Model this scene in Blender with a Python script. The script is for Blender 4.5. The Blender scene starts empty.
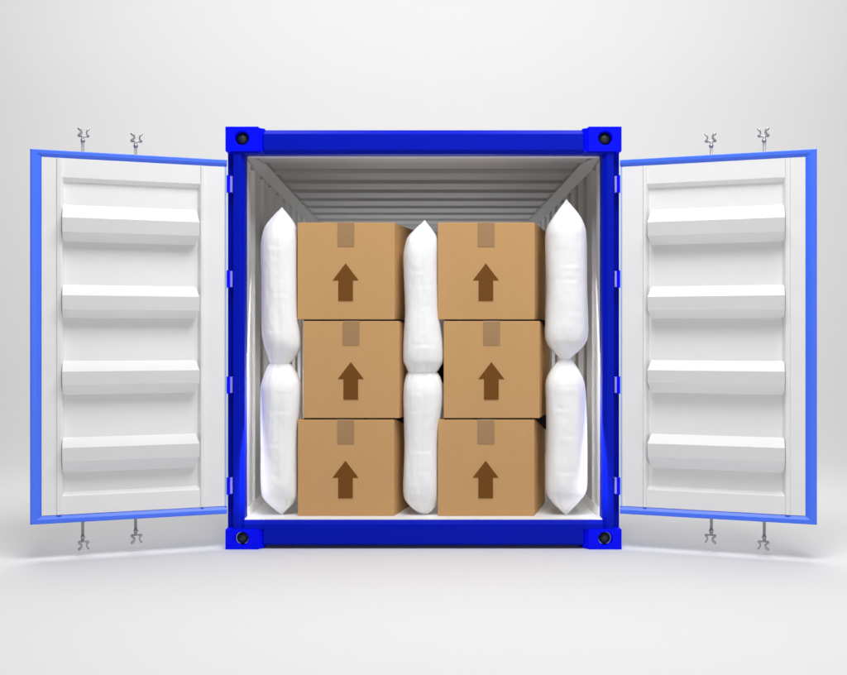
import bpy, bmesh, math, random
from mathutils import Vector, noise, Matrix

random.seed(7)
S = bpy.context.scene
C = S.collection

# ------------------------------------------------------------------ camera
F = 972.0                    # focal length in photograph pixels
EYE = 1.3056                 # height of the lens above the ground
DIST = 6.0                   # lens to the container's front plane (y = 0)
cd = bpy.data.cameras.new("camera")
cam = bpy.data.objects.new("camera", cd)
C.objects.link(cam)
cam.location = (0, -DIST, EYE)
cam.rotation_euler = (math.radians(90), 0, 0)
cd.sensor_width = 36
cd.lens = 36 * F / 847
cd.clip_end = 200
S.camera = cam

# ------------------------------------------------------------------ light
w = bpy.data.worlds.new("World")
S.world = w
w.use_nodes = True
w.node_tree.nodes["Background"].inputs[0].default_value = (1.0, 1.0, 1.0, 1)
w.node_tree.nodes["Background"].inputs[1].default_value = 0.10


def area(name, loc, target, sx, sy, power, spread=180):
    l = bpy.data.lights.new(name, 'AREA')
    l.shape = 'RECTANGLE'
    l.size, l.size_y = sx, sy
    l.energy = power
    l.spread = math.radians(spread)
    o = bpy.data.objects.new(name, l)
    C.objects.link(o)
    o.location = loc
    d = Vector(target) - Vector(loc)
    o.rotation_euler = d.to_track_quat('-Z', 'Y').to_euler()
    return o


area("key_softbox", (0.7, -3.0, 6.8), (0, -0.3, 1.2), 4.5, 2.6, 430)
area("front_softbox", (3.2, -11.5, 1.7), (0, 0.0, 1.3), 3.5, 2.6, 185)
area("backdrop_softbox", (0, 2.0, 9.5), (0, 10.5, 3.6), 18.0, 3.0, 655, 130)
for q in (-1, 1):
    area("ground_fill", (q * 2.55, 1.0, 5.4), (q * 2.3, 0.7, 0), 3.4, 2.6, 58, 110)  # added fill lights easing the door shadows on the ground
    # added upright fill lights inside the door posts, brightening the side walls
    area("wall_fill", (q * 1.09, 0.06, 0.98), (q * 1.20, 0.8, 0.8), 0.03, 1.5, 1.25, 115)
for q in (-1, 1):
    area("ceiling_fill", (q * 0.47, 4.3, 0.8), (q * 0.3, 1.6, 2.44), 0.5, 0.5, 9)  # added fill lights behind the cartons, brightening the ceiling

S.view_settings.view_transform = 'Standard'
S.view_settings.look = 'None'
S.view_settings.gamma = 1
S.view_settings.exposure = 0.0
S.render.engine = 'CYCLES'
S.cycles.max_bounces = 8
S.cycles.diffuse_bounces = 5


# ------------------------------------------------------------------ helpers
def X(px, y=0.0):
    return (px - 423.5) / F * (DIST + y)


def Z(py, y=0.0):
    return EYE + (337.5 - py) / F * (DIST + y)


def srgb(r, g, b):
    def f(c):
        c /= 255.0
        return c / 12.92 if c <= 0.04045 else ((c + 0.055) / 1.055) ** 2.4
    return (f(r), f(g), f(b), 1)


def mat(name, col, rough=0.5, metal=0.0, var=0.04, scale=9.0, bump=0.0, bscale=120.0, spec=0.5, stretch=None, coat=0.0):
    m = bpy.data.materials.new(name)
    m.use_nodes = True
    nt = m.node_tree
    b = nt.nodes["Principled BSDF"]
    b.inputs["Roughness"].default_value = rough
    b.inputs["Metallic"].default_value = metal
    b.inputs["Specular IOR Level"].default_value = spec
    b.inputs["Coat Weight"].default_value = coat
    tc = nt.nodes.new("ShaderNodeTexCoord")
    mp = nt.nodes.new("ShaderNodeMapping")
    if stretch:
        mp.inputs["Scale"].default_value = stretch
    nt.links.new(tc.outputs["Object"], mp.inputs["Vector"])
    n = nt.nodes.new("ShaderNodeTexNoise")
    n.inputs["Scale"].default_value = scale
    n.inputs["Detail"].default_value = 6
    nt.links.new(mp.outputs[0], n.inputs["Vector"])
    mix = nt.nodes.new("ShaderNodeMix")
    mix.data_type = 'RGBA'
    mix.inputs["A"].default_value = tuple(max(0, c * (1 - var)) for c in col[:3]) + (1,)
    mix.inputs["B"].default_value = tuple(min(1, c * (1 + var)) for c in col[:3]) + (1,)
    nt.links.new(n.outputs["Fac"], mix.inputs["Factor"])
    nt.links.new(mix.outputs["Result"], b.inputs["Base Color"])
    if bump > 0:
        n2 = nt.nodes.new("ShaderNodeTexNoise")
        n2.inputs["Scale"].default_value = bscale
        n2.inputs["Detail"].default_value = 4
        nt.links.new(mp.outputs[0], n2.inputs["Vector"])
        bp = nt.nodes.new("ShaderNodeBump")
        bp.inputs["Strength"].default_value = bump
        bp.inputs["Distance"].default_value = 0.01
        nt.links.new(n2.outputs["Fac"], bp.inputs["Height"])
        nt.links.new(bp.outputs["Normal"], b.inputs["Normal"])
    return m


M = {
    'backdrop': mat('backdrop_paper', (0.69, 0.69, 0.69, 1), 0.95, var=0.004, scale=2, spec=0.1),
    'blue': mat('deep_blue_paint', (0.0, 0.008, 0.455, 1), 0.5, var=0.05, scale=4, bump=0.03, bscale=160, spec=0.07),
    'bright_blue': mat('bright_blue_paint', (0.0, 0.003, 0.98, 1), 0.5, var=0.03, bump=0.05, bscale=90, spec=0.08),
    'door_blue': mat('door_edge_blue_paint', (0.055, 0.17, 0.97, 1), 0.4, var=0.04, scale=5, bump=0.03, bscale=140),
    'white_paint': mat('white_enamel', (0.80, 0.80, 0.80, 1), 0.5, var=0.012, scale=4, bump=0.02, bscale=60, spec=0.3),
    'floor_white': mat('white_floor_paint', (0.86, 0.86, 0.86, 1), 0.5, var=0.015, scale=5, spec=0.3),
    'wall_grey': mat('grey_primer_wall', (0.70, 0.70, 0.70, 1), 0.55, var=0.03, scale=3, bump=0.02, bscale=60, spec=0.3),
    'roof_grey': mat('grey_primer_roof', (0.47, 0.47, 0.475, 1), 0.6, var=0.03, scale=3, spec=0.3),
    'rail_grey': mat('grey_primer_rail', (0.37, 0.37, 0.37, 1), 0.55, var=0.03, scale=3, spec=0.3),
    'hinge': mat('lavender_hinge_steel', (0.30, 0.26, 0.95, 1), 0.35, var=0.03),
    'gasket': mat('pale_blue_gasket', (0.42, 0.55, 0.9, 1), 0.6, var=0.03),
    'steel': mat('galvanised_steel', (0.42, 0.42, 0.42, 1), 0.38, metal=0.6, var=0.15, scale=30),
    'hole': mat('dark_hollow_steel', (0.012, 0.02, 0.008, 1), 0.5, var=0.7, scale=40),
    'card': mat('brown_cardboard', (0.565, 0.33, 0.145, 1), 0.85, var=0.035, scale=14, bump=0.06, bscale=220, spec=0.04, stretch=(1, 1, 0.25)),
    'tape': mat('brown_packing_tape', (0.36, 0.215, 0.098, 1), 0.5, var=0.04, scale=20, spec=0.3),
    'ink': mat('dark_brown_ink', (0.17, 0.068, 0.014, 1), 0.85, var=0.05, scale=40, spec=0.1),
    'shade_black': mat('painted_shade_black', (0.004, 0.003, 0.003, 1), 0.8, var=0.2, spec=0.1),  # black standing for shade in the gaps around the cartons
    'bag': mat('white_woven_plastic', (0.90, 0.90, 0.90, 1), 0.7, var=0.012, scale=8, bump=0.07, bscale=45, spec=0.3, stretch=(1, 1, 0.5)),
}


def link(name, bm, m, parent=None, bevel=0.0, smooth=False, recalc=True, seg=2):
    if recalc:
        bmesh.ops.recalc_face_normals(bm, faces=bm.faces)
    me = bpy.data.meshes.new(name)
    bm.to_mesh(me)
    bm.free()
    me.materials.append(M[m])
    o = bpy.data.objects.new(name, me)
    C.objects.link(o)
    if parent:
        o.parent = parent
    if smooth:
        for p in me.polygons:
            p.use_smooth = True
    if bevel:
        b = o.modifiers.new("bevel", 'BEVEL')
        b.width = bevel
        b.segments = seg
        b.limit_method = 'ANGLE'
        b.angle_limit = math.radians(25)
        b.harden_normals = False
    return o


def empty(name, label, cat, loc=(0, 0, 0), group=None):
    o = bpy.data.objects.new(name, None)
    C.objects.link(o)
    o.location = loc
    o.empty_display_size = 0.1
    o['label'] = label
    o['category'] = cat
    if group:
        o['group'] = group
    return o


def box(bm, x0, x1, y0, y1, z0, z1):
    vs = [bm.verts.new(p) for p in ((x0, y0, z0), (x1, y0, z0), (x1, y1, z0), (x0, y1, z0),
                                    (x0, y0, z1), (x1, y0, z1), (x1, y1, z1), (x0, y1, z1))]
    for f in ((0, 3, 2, 1), (4, 5, 6, 7), (0, 1, 5, 4), (1, 2, 6, 5), (2, 3, 7, 6), (3, 0, 4, 7)):
        bm.faces.new([vs[i] for i in f])


def prism(bm, poly, fa, fb):
    """closed solid between fa(p) and fb(p) for each 2D point of poly"""
    a = [bm.verts.new(fa(p)) for p in poly]
    b = [bm.verts.new(fb(p)) for p in poly]
    n = len(poly)
    bm.faces.new(a)
    bm.faces.new(b[::-1])
    for i in range(n):
        j = (i + 1) % n
        bm.faces.new((a[j], a[i], b[i], b[j]))


def strip_solid(bm, inner, outer, fa, fb):
    """solid between two equal-length polylines (no big ngons)"""
    n = len(inner)
    A = [bm.verts.new(fa(p)) for p in inner]
    B = [bm.verts.new(fa(p)) for p in outer]
    D = [bm.verts.new(fb(p)) for p in inner]
    E = [bm.verts.new(fb(p)) for p in outer]
    for i in range(n - 1):
        bm.faces.new((A[i], A[i + 1], B[i + 1], B[i]))
        bm.faces.new((D[i], E[i], E[i + 1], D[i + 1]))
        bm.faces.new((A[i], D[i], D[i + 1], A[i + 1]))
        bm.faces.new((B[i], B[i + 1], E[i + 1], E[i]))
    bm.faces.new((A[0], B[0], E[0], D[0]))
    bm.faces.new((A[-1], D[-1], E[-1], B[-1]))


def tube(bm, pts, r, seg=14):
    pts = [Vector(p) for p in pts]
    rings = []
    up = None
    for i, p in enumerate(pts):
        d = (pts[min(i + 1, len(pts) - 1)] - pts[max(i - 1, 0)]).normalized()
        a = d.orthogonal().normalized() if up is None else (up - d * up.dot(d)).normalized()
        up = a
        b = d.cross(a)
        rr = r[i] if isinstance(r, (list, tuple)) else r
        rings.append([bm.verts.new(p + (a * math.cos(t) + b * math.sin(t)) * rr)
                      for t in [2 * math.pi * k / seg for k in range(seg)]])
    for q in range(len(rings) - 1):
        for k in range(seg):
            l = (k + 1) % seg
            bm.faces.new((rings[q][k], rings[q][l], rings[q + 1][l], rings[q + 1][k]))
    bm.faces.new(rings[0][::-1])
    bm.faces.new(rings[-1])


# ------------------------------------------------------------------ backdrop
bm = bmesh.new()
prof = [(-14.0, 0.0), (4.0, 0.0)]
R = 5.0
for k in range(1, 25):
    a = math.radians(90 * k / 24)
    prof.append((4.0 + R * math.sin(a), R - R * math.cos(a)))
prof.append((9.0, 16.0))
vs = [[bm.verts.new((x, p[0], p[1])) for x in (-22, 22)] for p in prof]
for i in range(len(vs) - 1):
    bm.faces.new((vs[i][0], vs[i][1], vs[i + 1][1], vs[i + 1][0]))
o = link("studio_backdrop", bm, 'backdrop', smooth=True, recalc=False)
o['kind'] = 'structure'
o['label'] = "pale grey seamless studio backdrop and ground around the container"

# ------------------------------------------------------------------ container
cont = empty("shipping_container", "blue shipping container with its two white lined doors swung open", "shipping container")
DEPTH = 6.05
XI = 1.108           # half width of the opening
FLOOR = 0.182
CEIL = Z(153)        # underside of the roof ridges

# corner posts: channel-like section, outer zone set back and inner edge bevelled
for s, nm in ((-1, "left"), (1, "right")):
    bm = bmesh.new()
    sec = [(1.222, 0.070), (1.182, 0.066), (1.174, 0.0), (1.134, 0.0), (1.108, 0.022), (1.108, 0.11), (1.222, 0.11)]
    prism(bm, sec, lambda p: (s * p[0], p[1], Z(529.5)), lambda p: (s * p[0], p[1], Z(151)))
    link("corner_post", bm, 'blue', cont, bevel=0.003)
# header and sill
xe = 1.1065
bm = bmesh.new()
z0, z1 = Z(153.3), Z(129)
sec = [(0.035, z1), (0.0, Z(134)), (0.0, Z(150)), (0.03, z0), (0.10, z0), (0.10, z1)]
prism(bm, sec, lambda p: (X(263.5), p[0] - 0.003, p[1]), lambda p: (-X(263.5), p[0] - 0.003, p[1]))
for q in (-1, 1):
    box(bm, *sorted((q * 1.1335, -q * X(263.5) - q * 0.0005)), 0.002, 0.10, z0, Z(150.5))
link("door_header", bm, 'blue', cont, bevel=0.003)
bm = bmesh.new()
sec = [(0.03, Z(520.0)), (0.0, Z(523.8)), (0.0, Z(543)), (0.025, Z(546)), (0.12, Z(546)), (0.12, Z(520.0))]
prism(bm, sec, lambda p: (X(263.5), p[0] - 0.003, p[1]), lambda p: (-X(263.5), p[0] - 0.003, p[1]))
for q in (-1, 1):
    prism(bm, [(0.03, Z(520.0)), (0.0, Z(523.8)), (0.0, Z(529.6)), (0.12, Z(529.6)), (0.12, Z(520.0))],
          lambda p: (q * 1.109, p[0] - 0.003, p[1]), lambda p: (-q * X(263.5) - q * 0.0005, p[0] - 0.003, p[1]))
link("door_sill", bm, 'blue', cont, bevel=0.003)


# corner castings with a round hollow
def casting(s, pz0, pz1, hx, hz):
    x0, x1, x2 = X(225.8), X(258.8), X(264.2)
    za, zb = Z(pz1), Z(pz0)
    yf = -0.014
    bm = bmesh.new()
    N = 48
    cx, cz, r = X(hx), Z(hz), 0.047
    circ, inn, back, outr = [], [], [], []
    per = []
    corners = [math.atan2(z - cz, x - cx) % (2 * math.pi) for x in (x0, x1) for z in (za, zb)]
    ang = sorted([2 * math.pi * k / N for k in range(N)] + corners)
    for a in ang:
        c, q = math.cos(a), math.sin(a)
        tx = ((x1 if c > 0 else x0) - cx) / c if abs(c) > 1e-9 else 1e9
        tz = ((zb if q > 0 else za) - cz) / q if abs(q) > 1e-9 else 1e9
        t = min(tx, tz)
        outr.append(bm.verts.new((s * (cx + c * t), yf, cz + q * t)))
        circ.append(bm.verts.new((s * (cx + c * r), yf, cz + q * r)))
        inn.append(bm.verts.new((s * (cx + c * (r - 0.006)), yf + 0.012, cz + q * (r - 0.006))))
        back.append(bm.verts.new((s * (cx + c * (r - 0.006)), yf + 0.06, cz + q * (r - 0.006))))
    n = len(ang)
    for i in range(n):
        j = (i + 1) % n
        for A, B in ((outr, circ), (circ, inn), (inn, back)):
            bm.faces.new((A[i], A[j], B[j], B[i]))
    bm.faces.new(back)
    # body behind the face
    yb = 0.165
    loop = outr
    bk = [bm.verts.new((v.co.x, yb, v.co.z)) for v in loop]
    for i in range(n):
        j = (i + 1) % n
        # inner side gets its bevel strip from the wedge below
        bm.faces.new((loop[i], bk[i], bk[j], loop[j]))
    bm.faces.new(bk)
    ob = link("corner_casting", bm, 'bright_blue', cont)
    ob.modifiers.new("bevel", 'BEVEL')
    md = ob.modifiers["bevel"]
    md.width = 0.006
    md.segments = 3
    md.limit_method = 'ANGLE'
    md.angle_limit = math.radians(50)
    # wedge shoulder towards the rail
    bm = bmesh.new()
    sec = [(x1 - 0.001, yf + 0.006), (x2, 0.02), (x2, yb - 0.004), (x1 - 0.001, yb - 0.004)]
    prism(bm, sec, lambda p: (s * p[0], p[1], za + 0.004), lambda p: (s * p[0], p[1], zb - 0.006))
    link("casting_shoulder", bm, 'bright_blue', ob, bevel=0.002)
    # dark hollow
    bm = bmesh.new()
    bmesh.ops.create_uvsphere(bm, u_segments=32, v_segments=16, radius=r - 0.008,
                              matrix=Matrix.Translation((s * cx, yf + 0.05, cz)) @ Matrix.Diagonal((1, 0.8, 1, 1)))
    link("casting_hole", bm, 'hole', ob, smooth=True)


for s in (-1, 1):
    mir = -s      # coordinates are given for the left side (negative x)
    casting(mir, 127, 151.6, 242.0, 138.5)
    casting(mir, 529, 549, 242.0, 538.5)

# floor, back wall
bm = bmesh.new()
box(bm, -1.16, 1.16, 0.024, DEPTH, 0.03, FLOOR)
link("floor", bm, 'floor_white', cont)
bm = bmesh.new()
box(bm, -1.2, 1.2, DEPTH, DEPTH + 0.05, 0.03, 2.56)
link("back_wall", bm, 'wall_grey', cont)

# corrugated side walls
PIT = 0.36


def corr(y0, y1, depth):
    pts, y = [], y0
    while y < y1:
        pts += [(y, 0.0), (y + 0.12, 0.0), (y + 0.135, depth), (y + 0.25, depth), (y + 0.28, 0.0), (y + 0.36, 0.0)]
        y += PIT
    pts = [p for i, p in enumerate(pts) if i == 0 or p[0] - pts[i - 1][0] > 1e-6]
    return [p for p in pts if p[0] <= y1]


for s in (-1, 1):
    pts = corr(0.112, DEPTH - 0.01, 0.042)
    inner = [(s * (XI + d), y) for y, d in pts]
    outer = [(s * (XI + d + 0.012), y) for y, d in pts]
    bm = bmesh.new()
    strip_solid(bm, inner, outer, lambda p: (p[0], p[1], FLOOR), lambda p: (p[0], p[1], CEIL - 0.030))
    link("side_wall", bm, 'wall_grey', cont)
    bm = bmesh.new()   # kick rail at the floor
    prism(bm, [(XI + 0.05, FLOOR + 0.001), (XI - 0.018, FLOOR + 0.001), (XI - 0.004, FLOOR + 0.05), (XI + 0.05, FLOOR + 0.062)],
          lambda p: (s * p[0], 0.112, p[1]), lambda p: (s * p[0], DEPTH - 0.01, p[1]))
    link("kick_rail", bm, 'floor_white', cont)
    bm = bmesh.new()   # top side rail with sloped inner face
    sec0 = [(XI - 0.001, CEIL - 0.004), (1.096, CEIL + 0.001), (1.02, CEIL + 0.06), (1.2, CEIL + 0.06), (1.2, CEIL - 0.004)]
    sec1 = [(XI - 0.003, CEIL - 0.040), (1.035, CEIL - 0.001), (1.02, CEIL + 0.06), (1.2, CEIL + 0.06), (1.2, CEIL - 0.047)]
    rg = [[bm.verts.new((s * p[0], y, p[1])) for p in sec] for sec, y in ((sec0, 0.112), (sec1, 0.38), (sec1, DEPTH - 0.01))]
    for q in range(2):
        for i in range(5):
            j = (i + 1) % 5
            bm.faces.new((rg[q][i], rg[q][j], rg[q + 1][j], rg[q + 1][i]))
    bm.faces.new(rg[0])
    bm.faces.new(rg[2][::-1])
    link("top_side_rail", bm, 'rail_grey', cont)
    bm = bmesh.new()   # bottom side rail outside
    box(bm, *(sorted((s * 1.164, s * 1.20))), 0.166, DEPTH, 0.03, 0.19)
    link("bottom_side_rail", bm, 'blue', cont)
# corrugated roof
pts, y = [(0.10, 0.0)], 0.34
while y < DEPTH - 0.5:            # flat sheets stepped by shallow pressed ribs
    pts += [(y, 0.0), (y + 0.12, 0.022), (y + 0.40, 0.022), (y + 0.415, 0.0)]
    y += 0.46
pts.append((DEPTH - 0.01, 0.0))
bm = bmesh.new()
strip_solid(bm, [(y, CEIL + 0.002 + d) for y, d in pts], [(y, CEIL + 0.016 + d) for y, d in pts],
            lambda p: (-1.045, p[0], p[1]), lambda p: (1.045, p[0], p[1]))
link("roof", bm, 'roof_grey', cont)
# white edge trim inside the opening
bm = bmesh.new()
box(bm, -1.1, 1.1, 0.098, 0.112, CEIL - 0.012, CEIL + 0.004)
link("header_trim", bm, 'white_paint', cont)
# rear frame
for s in (-1, 1):
    bm = bmesh.new()
    box(bm, *(sorted((s * 1.1, s * 1.215))), DEPTH + 0.051, DEPTH + 0.14, 0.0, 2.6)
    link("rear_post", bm, 'blue', cont, bevel=0.004)

# hinges on the posts
for s in (-1, 1):
    for pa, pb in ((176, 192), (271, 287), (377, 393), (478, 494)):
        bm = bmesh.new()
        xa, xb = X(227.2), X(232.2)
        box(bm, *(sorted((-s * (xa + 0.014), -s * xb))), 0.004, 0.048, Z(pb), Z(pa))
        hg = link("hinge", bm, 'hinge', cont, bevel=0.003)
        bm = bmesh.new()
        tube(bm, [(-s * (xa + 0.008), 0.0, Z(pb) - 0.004), (-s * (xa + 0.008), 0.0, Z(pa) + 0.004)], 0.010)
        link("hinge_pin", bm, 'bright_blue', hg)

# ------------------------------------------------------------------ doors
TH = math.atan2(0.359, 1.0766)
CS, SN = math.cos(TH), math.sin(TH)
UW = 1.130


def U(px, w=0.0):
    q = (px - 423.5) / F
    return (q * (5.641 - w * CS) + 2.2836 - w * SN) / (CS - q * SN)


def ZD(py, px):
    u = U(px)
    return EYE + (337.5 - py) / F * (5.641 + u * SN)


def door(s):
    def P(u, z, w):
        x = -2.2836 + u * CS + w * SN
        y = -0.359 + u * SN - w * CS
        return (-s * x, y, z)          # s = -1 is the left door

    # frame: four blue bars
    zt, zb = ZD(148.5, 30), ZD(525, 30)
    zti, zbi = ZD(156.3, 41), ZD(516.5, 41)
    uo = U(41.2)
    bm = bmesh.new()

    def pbox(u0, u1, z0_, z1_, w0, w1):
        c = [P(u, z, w) for u, z, w in ((u0, z0_, w0), (u1, z0_, w0), (u1, z0_, w1), (u0, z0_, w1),
                                        (u0, z1_, w0), (u1, z1_, w0), (u1, z1_, w1), (u0, z1_, w1))]
        v = [bm.verts.new(q) for q in c]
        for f in ((0, 3, 2, 1), (4, 5, 6, 7), (0, 1, 5, 4), (1, 2, 6, 5), (2, 3, 7, 6), (3, 0, 4, 7)):
            bm.faces.new([v[i] for i in f])

    # outer stile with a folded (two-plane) face, rails mitred into it
    def ring(dz, du, w):
        return [(0 + du, zb + dz), (UW, zb + dz), (UW, zt - dz), (0 + du, zt - dz)], w
    outer = [(0, zb), (UW, zb), (UW, zt), (0, zt)]
    half = (zt - zti)
    prof2 = [(0.0, -0.05), (0.0, -0.004), (0.10, 0.0), (0.55, 0.0), (1.0, -0.014), (1.0, -0.05)]
    loops = []
    for t, w in prof2:
        loops.append([bm.verts.new(P(u, z, w)) for u, z in
                      ((uo * t, zb + (zbi - zb) * t), (UW, zb + (zbi - zb) * t), (UW, zt - half * t), (uo * t, zt - half * t))])
    for a in range(len(loops)):
        A, B = loops[a], loops[(a + 1) % len(loops)]
        for i, j in ((0, 1), (2, 3), (3, 0)):
            bm.faces.new((A[i], A[j], B[j], B[i]))
    bm.faces.new([l[1] for l in loops])
    bm.faces.new([l[2] for l in loops][::-1])
    side = "left" if s < 0 else "right"
    d = link("door", bm, 'door_blue', cont, bevel=0.0015)
    d['label'] = "open %s door, white ribbed lining in a blue edge" % side

    # white lining with a sunken field
    W0 = -0.010
    WR = -0.040
    u1 = UW - 0.012
    R0 = [(uo + 0.001, zbi + 0.001), (u1, zbi + 0.001), (u1, zti - 0.001), (uo + 0.001, zti - 0.001)]
    ua, ub = U(62.2), U(200.2)
    za, zc = ZD(496.5, 62), ZD(177, 62)
    ua2, ub2 = U(64), U(198.6)
    za2, zc2 = ZD(493, 62), ZD(181, 62)
    bm = bmesh.new()
    # raised bead round the field
    bead = 0.006
    rings = [(R0, -0.048), (R0, W0),
             ([(ua, za), (ub, za), (ub, zc), (ua, zc)], W0),
             ([(ua2, za2), (ub2, za2), (ub2, zc2), (ua2, zc2)], WR)]
    L = [[bm.verts.new(P(u, z, ww)) for u, z in rr] for rr, ww in rings]
    for a in range(len(L) - 1):
        for i in range(4):
            j = (i + 1) % 4
            bm.faces.new((L[a][i], L[a][j], L[a + 1][j], L[a + 1][i]))
    bm.faces.new(L[-1])
    bm.faces.new(L[0][::-1])
    for p, q in ((56.2, 62.0), (200.4, 204.2)):      # full-height beads beside the field
        ba, bb = U(p), U(q)
        pr = [(ba, W0 - 0.003), (ba + 0.004, W0 + 0.009), (bb - 0.004, W0 + 0.011), (bb, W0 - 0.003)]
        prism(bm, pr, lambda t: P(t[0], zbi + 0.003, t[1]), lambda t: P(t[0], zti - 0.003, t[1]))
    link("lining_panel", bm, 'white_paint', d, bevel=0.002)

    # stiles standing full height either side of the field
    # four pressed ribs
    for a, b, c, e in ((204.5, 217, 231.5, 241.5), (284.5, 295, 309.5, 318), (361, 371.5, 385, 395), (437.5, 448, 462, 473)):
        ws = [WR, WR + 0.115, WR + 0.092, WR]
        zz = [EYE + (337.5 - v) / F * (5.641 + U(62) * SN - ww * CS) for v, ww in zip((a, b, c, e), ws)]
        bm = bmesh.new()
        A = [bm.verts.new(P(ua + 0.002, z, w)) for z, w in zip(zz, ws)]
        uend = [ub2 - 0.014, ub2 - 0.001, ub2 - 0.001, ub2 - 0.016]
        B = [bm.verts.new(P(q, z, w)) for q, z, w in zip(uend, zz, ws)]
        for i in range(3):
            bm.faces.new((A[i], A[i + 1], B[i + 1], B[i]))
        bm.faces.new(A[::-1])
        bm.faces.new(B)
        bm.faces.new((A[0], B[0], B[3], A[3]))
        link("rib", bm, 'white_paint', d, bevel=0.0015)

    # rubber gasket line beside the hinges
    bm = bmesh.new()
    pbox(UW - 0.011, UW - 0.001, zbi + 0.002, zti - 0.002, -0.046, -0.004)
    link("gasket", bm, 'gasket', d)

    # two locking rods on the outer face, with cams above and below
    for px, yt, yb_ in ((82.7, 136.4, 541.5), (135.6, 141.6, 535.0)):
        WB = -0.075
        dist = 5.641 + U(px) * SN - WB * CS

        def Q(ax, ay, wo=0.0):
            return P(U(ax, WB), EYE + (337.5 - ay) / F * dist, WB + wo)
        k = 0.0062
        bm = bmesh.new()
        tube(bm, [Q(px, yt), Q(px, yb_)], 1.45 * k)
        tube(bm, [Q(px + 0.2, yt + 3), Q(px + 0.2, yt + 5.5)], 2.1 * k)
        tube(bm, [Q(px + 0.2, yb_ - 5.5), Q(px + 0.2, yb_ - 3)], 2.1 * k)
        link("locking_rod", bm, 'steel', d, smooth=True)
        for yy, g in ((yt, 1), (yb_, -1)):
            bm = bmesh.new()
            tube(bm, [Q(px - 4.6, yy), Q(px + 6.2, yy)], 0.85 * k, 10)
            tube(bm, [Q(px - 4.6, yy), Q(px - 3.2, yy - g * 1.8), Q(px - 1.2, yy - g * 3.6), Q(px - 1.4, yy - g * 5.6),
                      Q(px - 3.0, yy - g * 7.2), Q(px - 4.4, yy - g * 8.4)], [1.0 * k, 1.2 * k, 1.1 * k, 1.1 * k, 1.5 * k, 1.1 * k], 10)
            tube(bm, [Q(px + 6.2, yy), Q(px + 4.6, yy - g * 2), Q(px + 3.9, yy - g * 4), Q(px + 4.6, yy - g * 6),
                      Q(px + 6.4, yy - g * 8)], [1.1 * k, .9 * k, .8 * k, .8 * k, 1.0 * k], 10)
            link("locking_cam", bm, 'steel', d, smooth=True)
    # rod guides on the outside face
    for px in (82.7, 135.6):
        for zg in (0.5, 1.3, 2.1):
            bm = bmesh.new()
            uc = U(px)
            pbox(uc - 0.05, uc + 0.05, zg - 0.03, zg + 0.03, -0.094, -0.0495)
            link("rod_guide", bm, 'steel', d, bevel=0.003)


door(-1)
door(1)

# ------------------------------------------------------------------ cartons
YB = 0.12
CD = 0.50
SHEAR = 0.13


def carton(name_label, px0, px1, py0, py1, shear=SHEAR):
    x0, x1 = X(px0, YB), X(px1, YB)
    za, zb = Z(py1, YB), Z(py0, YB)
    base = ((x0 + x1) / 2, YB, za)
    t = empty("cardboard_carton", name_label, "carton", base, "brown cartons stacked in the container")
    hw, h = (x1 - x0) / 2, zb - za
    bm = bmesh.new()
    # the carton is racked a little out of square: its rear stands to the right
    NX, NZ, NY = 10, 10, 6

    def pt(a, b, c):
        bul = 0.004 * math.sin(math.pi * a) * math.sin(math.pi * c)
        x = -hw + 2 * hw * a + shear * b
        y = CD * b - (bul if b == 0 else 0)
        z = h * c
        if a == 1:
            x += 0.004 * math.sin(math.pi * b) * math.sin(math.pi * c)
        return (x, y, z)
    cache = {}

    def V(i, j, k):
        key = (i, j, k)
        if key not in cache:
            cache[key] = bm.verts.new(pt(i / NX, j / NY, k / NZ))
        return cache[key]
    for i in range(NX):
        for k in range(NZ):
            for j in (0, NY):
                bm.faces.new((V(i, j, k), V(i + 1, j, k), V(i + 1, j, k + 1), V(i, j, k + 1)))
    for j in range(NY):
        for k in range(NZ):
            for i in (0, NX):
                bm.faces.new((V(i, j, k), V(i, j + 1, k), V(i, j + 1, k + 1), V(i, j, k + 1)))
    for i in range(NX):
        for j in range(NY):
            for k in (0, NZ):
                bm.faces.new((V(i, j, k), V(i + 1, j, k), V(i + 1, j + 1, k), V(i, j + 1, k)))
    link("carton_body", bm, 'card', t, bevel=0.0035)
    pxm = 0.00630          # metres per photograph pixel here
    # tape: over the top edge and down the front
    bm = bmesh.new()
    tw, tl = 8.3 * pxm, 24.5 * pxm
    yo = -0.0052
    prof = [(yo + 0.0002, h - tl), (yo - 0.0005, h - 0.07), (yo + 0.002, h - 0.004), (yo + 0.0055, h + 0.0012), (CD - 0.01, h + 0.0012)]
    a = [bm.verts.new((-tw + shear * max(0, p[0]) / CD, p[0], p[1])) for p in prof]
    b = [bm.verts.new((tw + shear * max(0, p[0]) / CD, p[0], p[1])) for p in prof]
    for i in range(len(prof) - 1):
        bm.faces.new((a[i], b[i], b[i + 1], a[i + 1]))
    tp = link("tape_strip", bm, 'tape', t, recalc=False)
    md = tp.modifiers.new("thickness", 'SOLIDIFY')
    md.thickness = 0.0006
    # printed arrow
    bm = bmesh.new()
    top = h - 41 * pxm
    pr = [(0, top), (13 * pxm, top - 17 * pxm), (7.3 * pxm, top - 17 * pxm), (7.3 * pxm, top - 37.5 * pxm),
          (-7.3 * pxm, top - 37.5 * pxm), (-7.3 * pxm, top - 17 * pxm), (-13 * pxm, top - 17 * pxm)]
    vv = [bm.verts.new((x - 0.3 * pxm, -0.0056, z)) for x, z in pr]
    bm.faces.new(vv)
    ar = link("printed_arrow", bm, 'ink', t, recalc=False)
    return t


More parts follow.
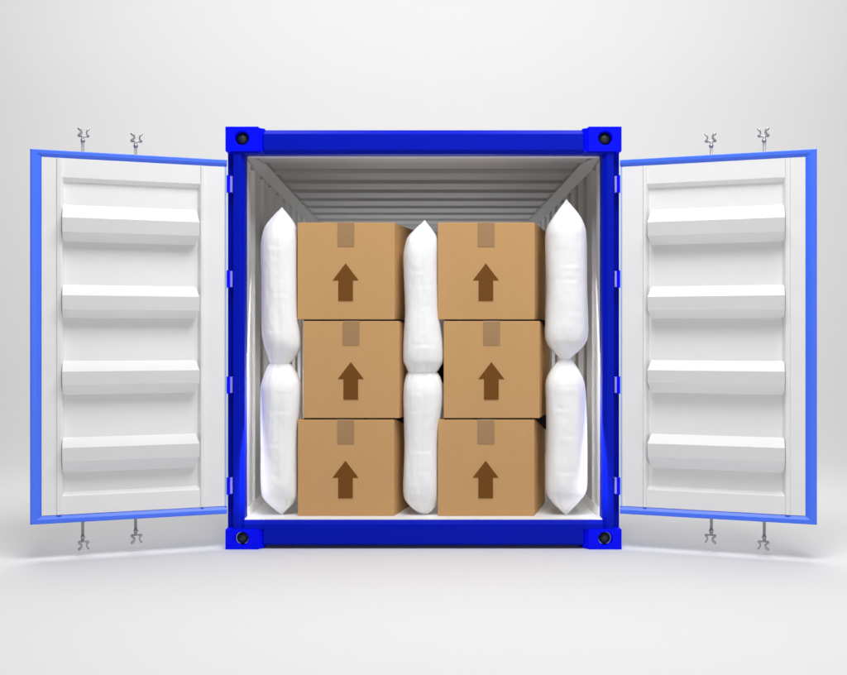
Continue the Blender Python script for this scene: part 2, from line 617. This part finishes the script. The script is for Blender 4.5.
BOT = (419.6, 516.0)
MID = (321.0, 418.1)
TOP = (222.4, 319.5)
carton("brown carton with an up arrow, bottom one of the left stack", 297.7, 394.0, *BOT)
carton("brown carton with an up arrow, middle one of the left stack", 303.0, 399.3, *MID)
carton("brown carton with an up arrow, topmost of the left stack", 297.4, 394.6, *TOP)
carton("brown carton with an up arrow, bottom one of the right stack", 437.7, 534.2, *BOT)
carton("brown carton with an up arrow, middle one of the right stack", 443.6, 539.6, *MID)
carton("brown carton with an up arrow, topmost of the right stack", 437.6, 534.6, *TOP)


# black slabs painting the shade between cartons, one corner lapping the side below
def gap_shade(label, px0, px1, pyl, side_px):
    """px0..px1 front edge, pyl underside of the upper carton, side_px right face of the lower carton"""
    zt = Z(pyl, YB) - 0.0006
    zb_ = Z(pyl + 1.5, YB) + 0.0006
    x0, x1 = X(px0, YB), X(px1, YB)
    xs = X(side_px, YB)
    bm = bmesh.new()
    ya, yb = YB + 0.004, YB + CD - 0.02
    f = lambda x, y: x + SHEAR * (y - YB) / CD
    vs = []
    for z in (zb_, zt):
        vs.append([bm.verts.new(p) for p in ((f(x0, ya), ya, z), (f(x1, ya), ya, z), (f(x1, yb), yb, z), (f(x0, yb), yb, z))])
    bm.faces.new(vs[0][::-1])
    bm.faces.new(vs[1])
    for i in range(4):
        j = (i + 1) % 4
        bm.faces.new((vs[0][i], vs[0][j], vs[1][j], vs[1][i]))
    # black shade wedge laid against the side face below
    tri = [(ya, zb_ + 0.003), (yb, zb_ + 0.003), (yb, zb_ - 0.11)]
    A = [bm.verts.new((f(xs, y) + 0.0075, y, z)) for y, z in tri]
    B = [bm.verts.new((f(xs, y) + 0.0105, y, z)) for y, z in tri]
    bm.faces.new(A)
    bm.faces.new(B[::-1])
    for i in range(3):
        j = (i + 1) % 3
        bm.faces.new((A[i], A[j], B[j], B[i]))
    o = link("painted_shade", bm, 'shade_black')
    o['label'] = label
    o['category'] = "plastic film"  # no real film: black slab and wedge painting the shade between cartons
    o['group'] = "black painted shade between the stacked cartons"
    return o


gap_shade("thin black painted shade between the top and middle cartons of the left stack", 303.5, 399.8, 319.5, 399.3)
gap_shade("thin black painted shade between the middle and bottom cartons of the left stack", 303.5, 394.6, 418.1, 394.0)
gap_shade("thin black painted shade between the top and middle cartons of the right stack", 444.2, 540.1, 319.5, 539.6)
gap_shade("thin black painted shade between the middle and bottom cartons of the right stack", 444.2, 534.8, 418.1, 534.2)

# ------------------------------------------------------------------ dunnage bags
YC = 0.175


def interp(tab, y, c):
    for i in range(len(tab) - 1):
        a, b = tab[i], tab[i + 1]
        if a[0] <= y <= b[0]:
            t = (y - a[0]) / (b[0] - a[0])
            # catmull-rom for soft outlines
            p0 = tab[i - 1][c] if i > 0 else a[c]
            p3 = tab[i + 2][c] if i + 2 < len(tab) else b[c]
            d0 = (tab[i - 1][0] if i > 0 else 2 * a[0] - b[0])
            d3 = (tab[i + 2][0] if i + 2 < len(tab) else 2 * b[0] - a[0])
            m1 = (b[c] - p0) / max(1e-6, (b[0] - d0)) * (b[0] - a[0])
            m2 = (p3 - a[c]) / max(1e-6, (d3 - a[0])) * (b[0] - a[0])
            t2, t3 = t * t, t * t * t
            v = (2 * t3 - 3 * t2 + 1) * a[c] + (t3 - 2 * t2 + t) * m1 + (-2 * t3 + 3 * t2) * b[c] + (t3 - t2) * m2
            lo, hi = min(a[c], b[c]) - 0.8, max(a[c], b[c]) + 0.8
            return min(hi, max(lo, v))
    return tab[-1][c]


def bag(label, tab, seed, yc=YC, folds=()):
    y0, y1 = tab[0][0], tab[-1][0]
    N, K = 150, 96
    zbase = Z(y1, yc)
    xc0 = X((tab[0][1] + tab[0][2]) / 2, yc)
    o0 = Vector((xc0, yc, zbase))
    bm = bmesh.new()
    rings = []
    for i in range(N + 1):
        t = i / N
        # denser rings at the ends
        t = 0.5 - 0.5 * math.cos(math.pi * t) if i not in (0, N) else t
        py = y0 + (y1 - y0) * t
        xl, xr = interp(tab, py, 1), interp(tab, py, 2)
        a = max(0.002, (X(xr, yc) - X(xl, yc)) / 2)
        cx = (X(xr, yc) + X(xl, yc)) / 2
        z = Z(py, yc)
        e = min(py - y0, y1 - py)                 # px from the nearer end
        b = min(0.125, a * 0.98)
        te = min(1, e / 34.0)
        b = b * (0.45 + 0.55 * math.sin(te * math.pi / 2))  # ends are pressed flat to their welds
        b = max(b, 0.004)
        endf = max(0.0, 1 - e / 34.0) ** 1.5
        ring = []
        for k in range(K):
            ph = 2 * math.pi * k / K
            c, q = math.cos(ph), math.sin(ph)
            n = 2.35
            rx = math.copysign(abs(c) ** (2 / n), c)
            ry = math.copysign(abs(q) ** (2 / n), q)
            # gathers running away from the weld, soft dents, small cross folds
            wr = 0.0
            wr += endf * 0.006 * min(1, a / 0.08) * math.sin(9 * ph + 3 * noise.noise((seed, z * 5, c * 2)))
            wr += endf * 0.003 * min(1, a / 0.08) * math.sin(17 * ph + seed)
            p3 = Vector((c * 2.0 + seed * 3, q * 2.0, z * 6.0))
            wr += 0.005 * noise.noise(p3)
            wr += 0.0025 * noise.noise(Vector((c * 5 + seed, q * 5, z * 22)))
            for fy, fx, am in folds:
                dxp = (X(423.5 + (fx), yc) if False else fx)
                g = math.exp(-((py - fy) / 1.7) ** 2) - 0.75 * math.exp(-((py - fy - 3.0) / 2.0) ** 2)
                wgt = math.exp(-((ph - math.radians(270) - fx) / 0.45) ** 2)
                wr -= am * g * wgt
            side = abs(c)                 # keep the silhouette true at the sides
            wr *= (1 - 0.75 * side ** 3)
            sc = 1 + wr / max(a, 0.02)
            x = cx + a * rx * (1 + (sc - 1) * 0.6)
            y = yc + b * ry * sc
            # centre seam down the front
            if q < 0:
                y += 0.0022 * math.exp(-(c / 0.05) ** 2) * (1 - endf)
            ring.append(bm.verts.new(Vector((x, y, z)) - o0))
        rings.append(ring)
    for i in range(N):
        for k in range(K):
            l = (k + 1) % K
            bm.faces.new((rings[i][k], rings[i][l], rings[i + 1][l], rings[i + 1][k]))
    bm.faces.new(rings[0])
    bm.faces.new(rings[-1][::-1])
    o = link("dunnage_bag", bm, 'bag', smooth=True)
    o.location = o0
    o['label'] = label
    o['category'] = "dunnage bag"
    o['group'] = "white inflated bags bracing the cartons"
    return o


def fl(y0, seed):
    """a few small cross folds at irregular places down the front"""
    rn = random.Random(seed)
    out, y = [], 18 + rn.uniform(0, 14)
    while y < 140:
        out.append((y0 + y, rn.uniform(-0.35, 0.35), rn.uniform(0.0010, 0.0026)))
        y += rn.uniform(14, 42)
    return out


LU = [(207.5, 281.2, 282.6), (213, 276, 287), (222, 268.3, 293.7), (228, 264.7, 296.4), (240, 261.6, 297.4), (255, 260.9, 297.5),
      (290, 261.8, 297.7), (318, 262.0, 298.6), (335, 262.5, 300.6), (344, 264, 301), (350, 266, 299.8), (358, 268.4, 294.6), (363, 270, 290.2),
      (367.5, 275, 286.5), (370, 279.5, 283)]
LL = [(357.5, 278, 283), (360, 273.5, 287), (364, 269.2, 291), (370, 266, 295), (380, 262.7, 300), (387, 261.2, 301.2), (400, 260.9, 301), (414, 260.8, 299.8),
      (430, 260.9, 298), (450, 261, 297.5), (488, 261.2, 297.5), (497, 263.2, 296.8), (504.5, 269.3, 292.5), (510, 275.5, 286.5), (514.2, 280, 283.2)]
CU = [(220.3, 424.0, 425.3), (228, 416, 431), (237, 407.8, 436.9), (245, 405, 438), (256, 403.3, 438), (285, 404.2, 438), (310, 405, 438.6),
      (328, 404, 440.8), (345, 403.2, 442.9), (361, 403.3, 443.2), (367, 406, 440.4), (372, 408.4, 436.8), (378, 414.5, 429), (382, 420, 424)]
CL = [(363, 419.5, 426), (366, 413, 432), (371.5, 408.2, 436.8), (378, 405.2, 440.8), (388, 403.5, 442.6), (402, 403.2, 442.3), (416, 403.6, 440.6),
      (430, 404, 438.6), (447, 404.4, 437.8), (470, 403.6, 437.7), (490, 403.1, 437.7), (499, 404.6, 437.4), (506, 410, 435.5), (511, 416, 431.5), (514.3, 421.5, 427.5)]
RU = [(199.5, 565.9, 567.2), (208, 559.5, 573.8), (218, 552.4, 580.8), (228, 546.9, 584.8), (240, 545.3, 586.3), (265, 546, 586.6), (290, 546.7, 586.8),
      (320, 545.3, 587.8), (338, 545.4, 587.2), (345, 548, 584), (351, 553, 578.7), (356, 557.6, 573), (359.5, 560.5, 569.5), (361.5, 563, 567)]
RL = [(355.5, 563.5, 566.8), (357.5, 561.2, 569), (361, 557.6, 572.5), (368, 551.8, 577.5), (378, 547, 582.6), (385, 545.6, 584.5), (400, 546, 585.6),
      (430, 546.6, 586.8), (470, 545.3, 587), (486, 545.1, 586.8), (494, 546.8, 584.5), (503, 553, 577.5), (510, 560, 571), (514.4, 564.4, 567.4)]
bag("white inflated dunnage bag by the left wall, upper one of two", LU, 1.3, folds=fl(207, 1))
bag("white inflated dunnage bag by the left wall, lower one standing on the floor", LL, 2.9, yc=YC + 0.004, folds=fl(362, 2))
bag("white inflated dunnage bag between the two carton stacks, upper one", CU, 4.1, folds=fl(220, 3))
bag("white inflated dunnage bag between the two carton stacks, lower one on the floor", CL, 5.7, yc=YC + 0.004, folds=fl(370, 4))
bag("white inflated dunnage bag by the right wall, upper and tallest one", RU, 7.7, folds=fl(199, 5))
bag("white inflated dunnage bag by the right wall, lower one standing on the floor", RL, 9.2, yc=YC + 0.004, folds=fl(357, 6))

# black patch added for the shade in the gap beside the middle bags' waist
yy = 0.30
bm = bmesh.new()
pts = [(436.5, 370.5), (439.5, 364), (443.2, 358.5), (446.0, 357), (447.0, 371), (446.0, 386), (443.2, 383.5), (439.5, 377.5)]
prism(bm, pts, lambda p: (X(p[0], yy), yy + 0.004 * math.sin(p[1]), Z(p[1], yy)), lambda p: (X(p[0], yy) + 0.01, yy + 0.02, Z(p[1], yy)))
o = link("painted_shade", bm, 'shade_black', bevel=0.001)
o['label'] = "small black patch of painted shade at the waist of the middle bags beside the right stack"
o['category'] = "plastic film"  # no real film: black patch painting the shade beside the bags
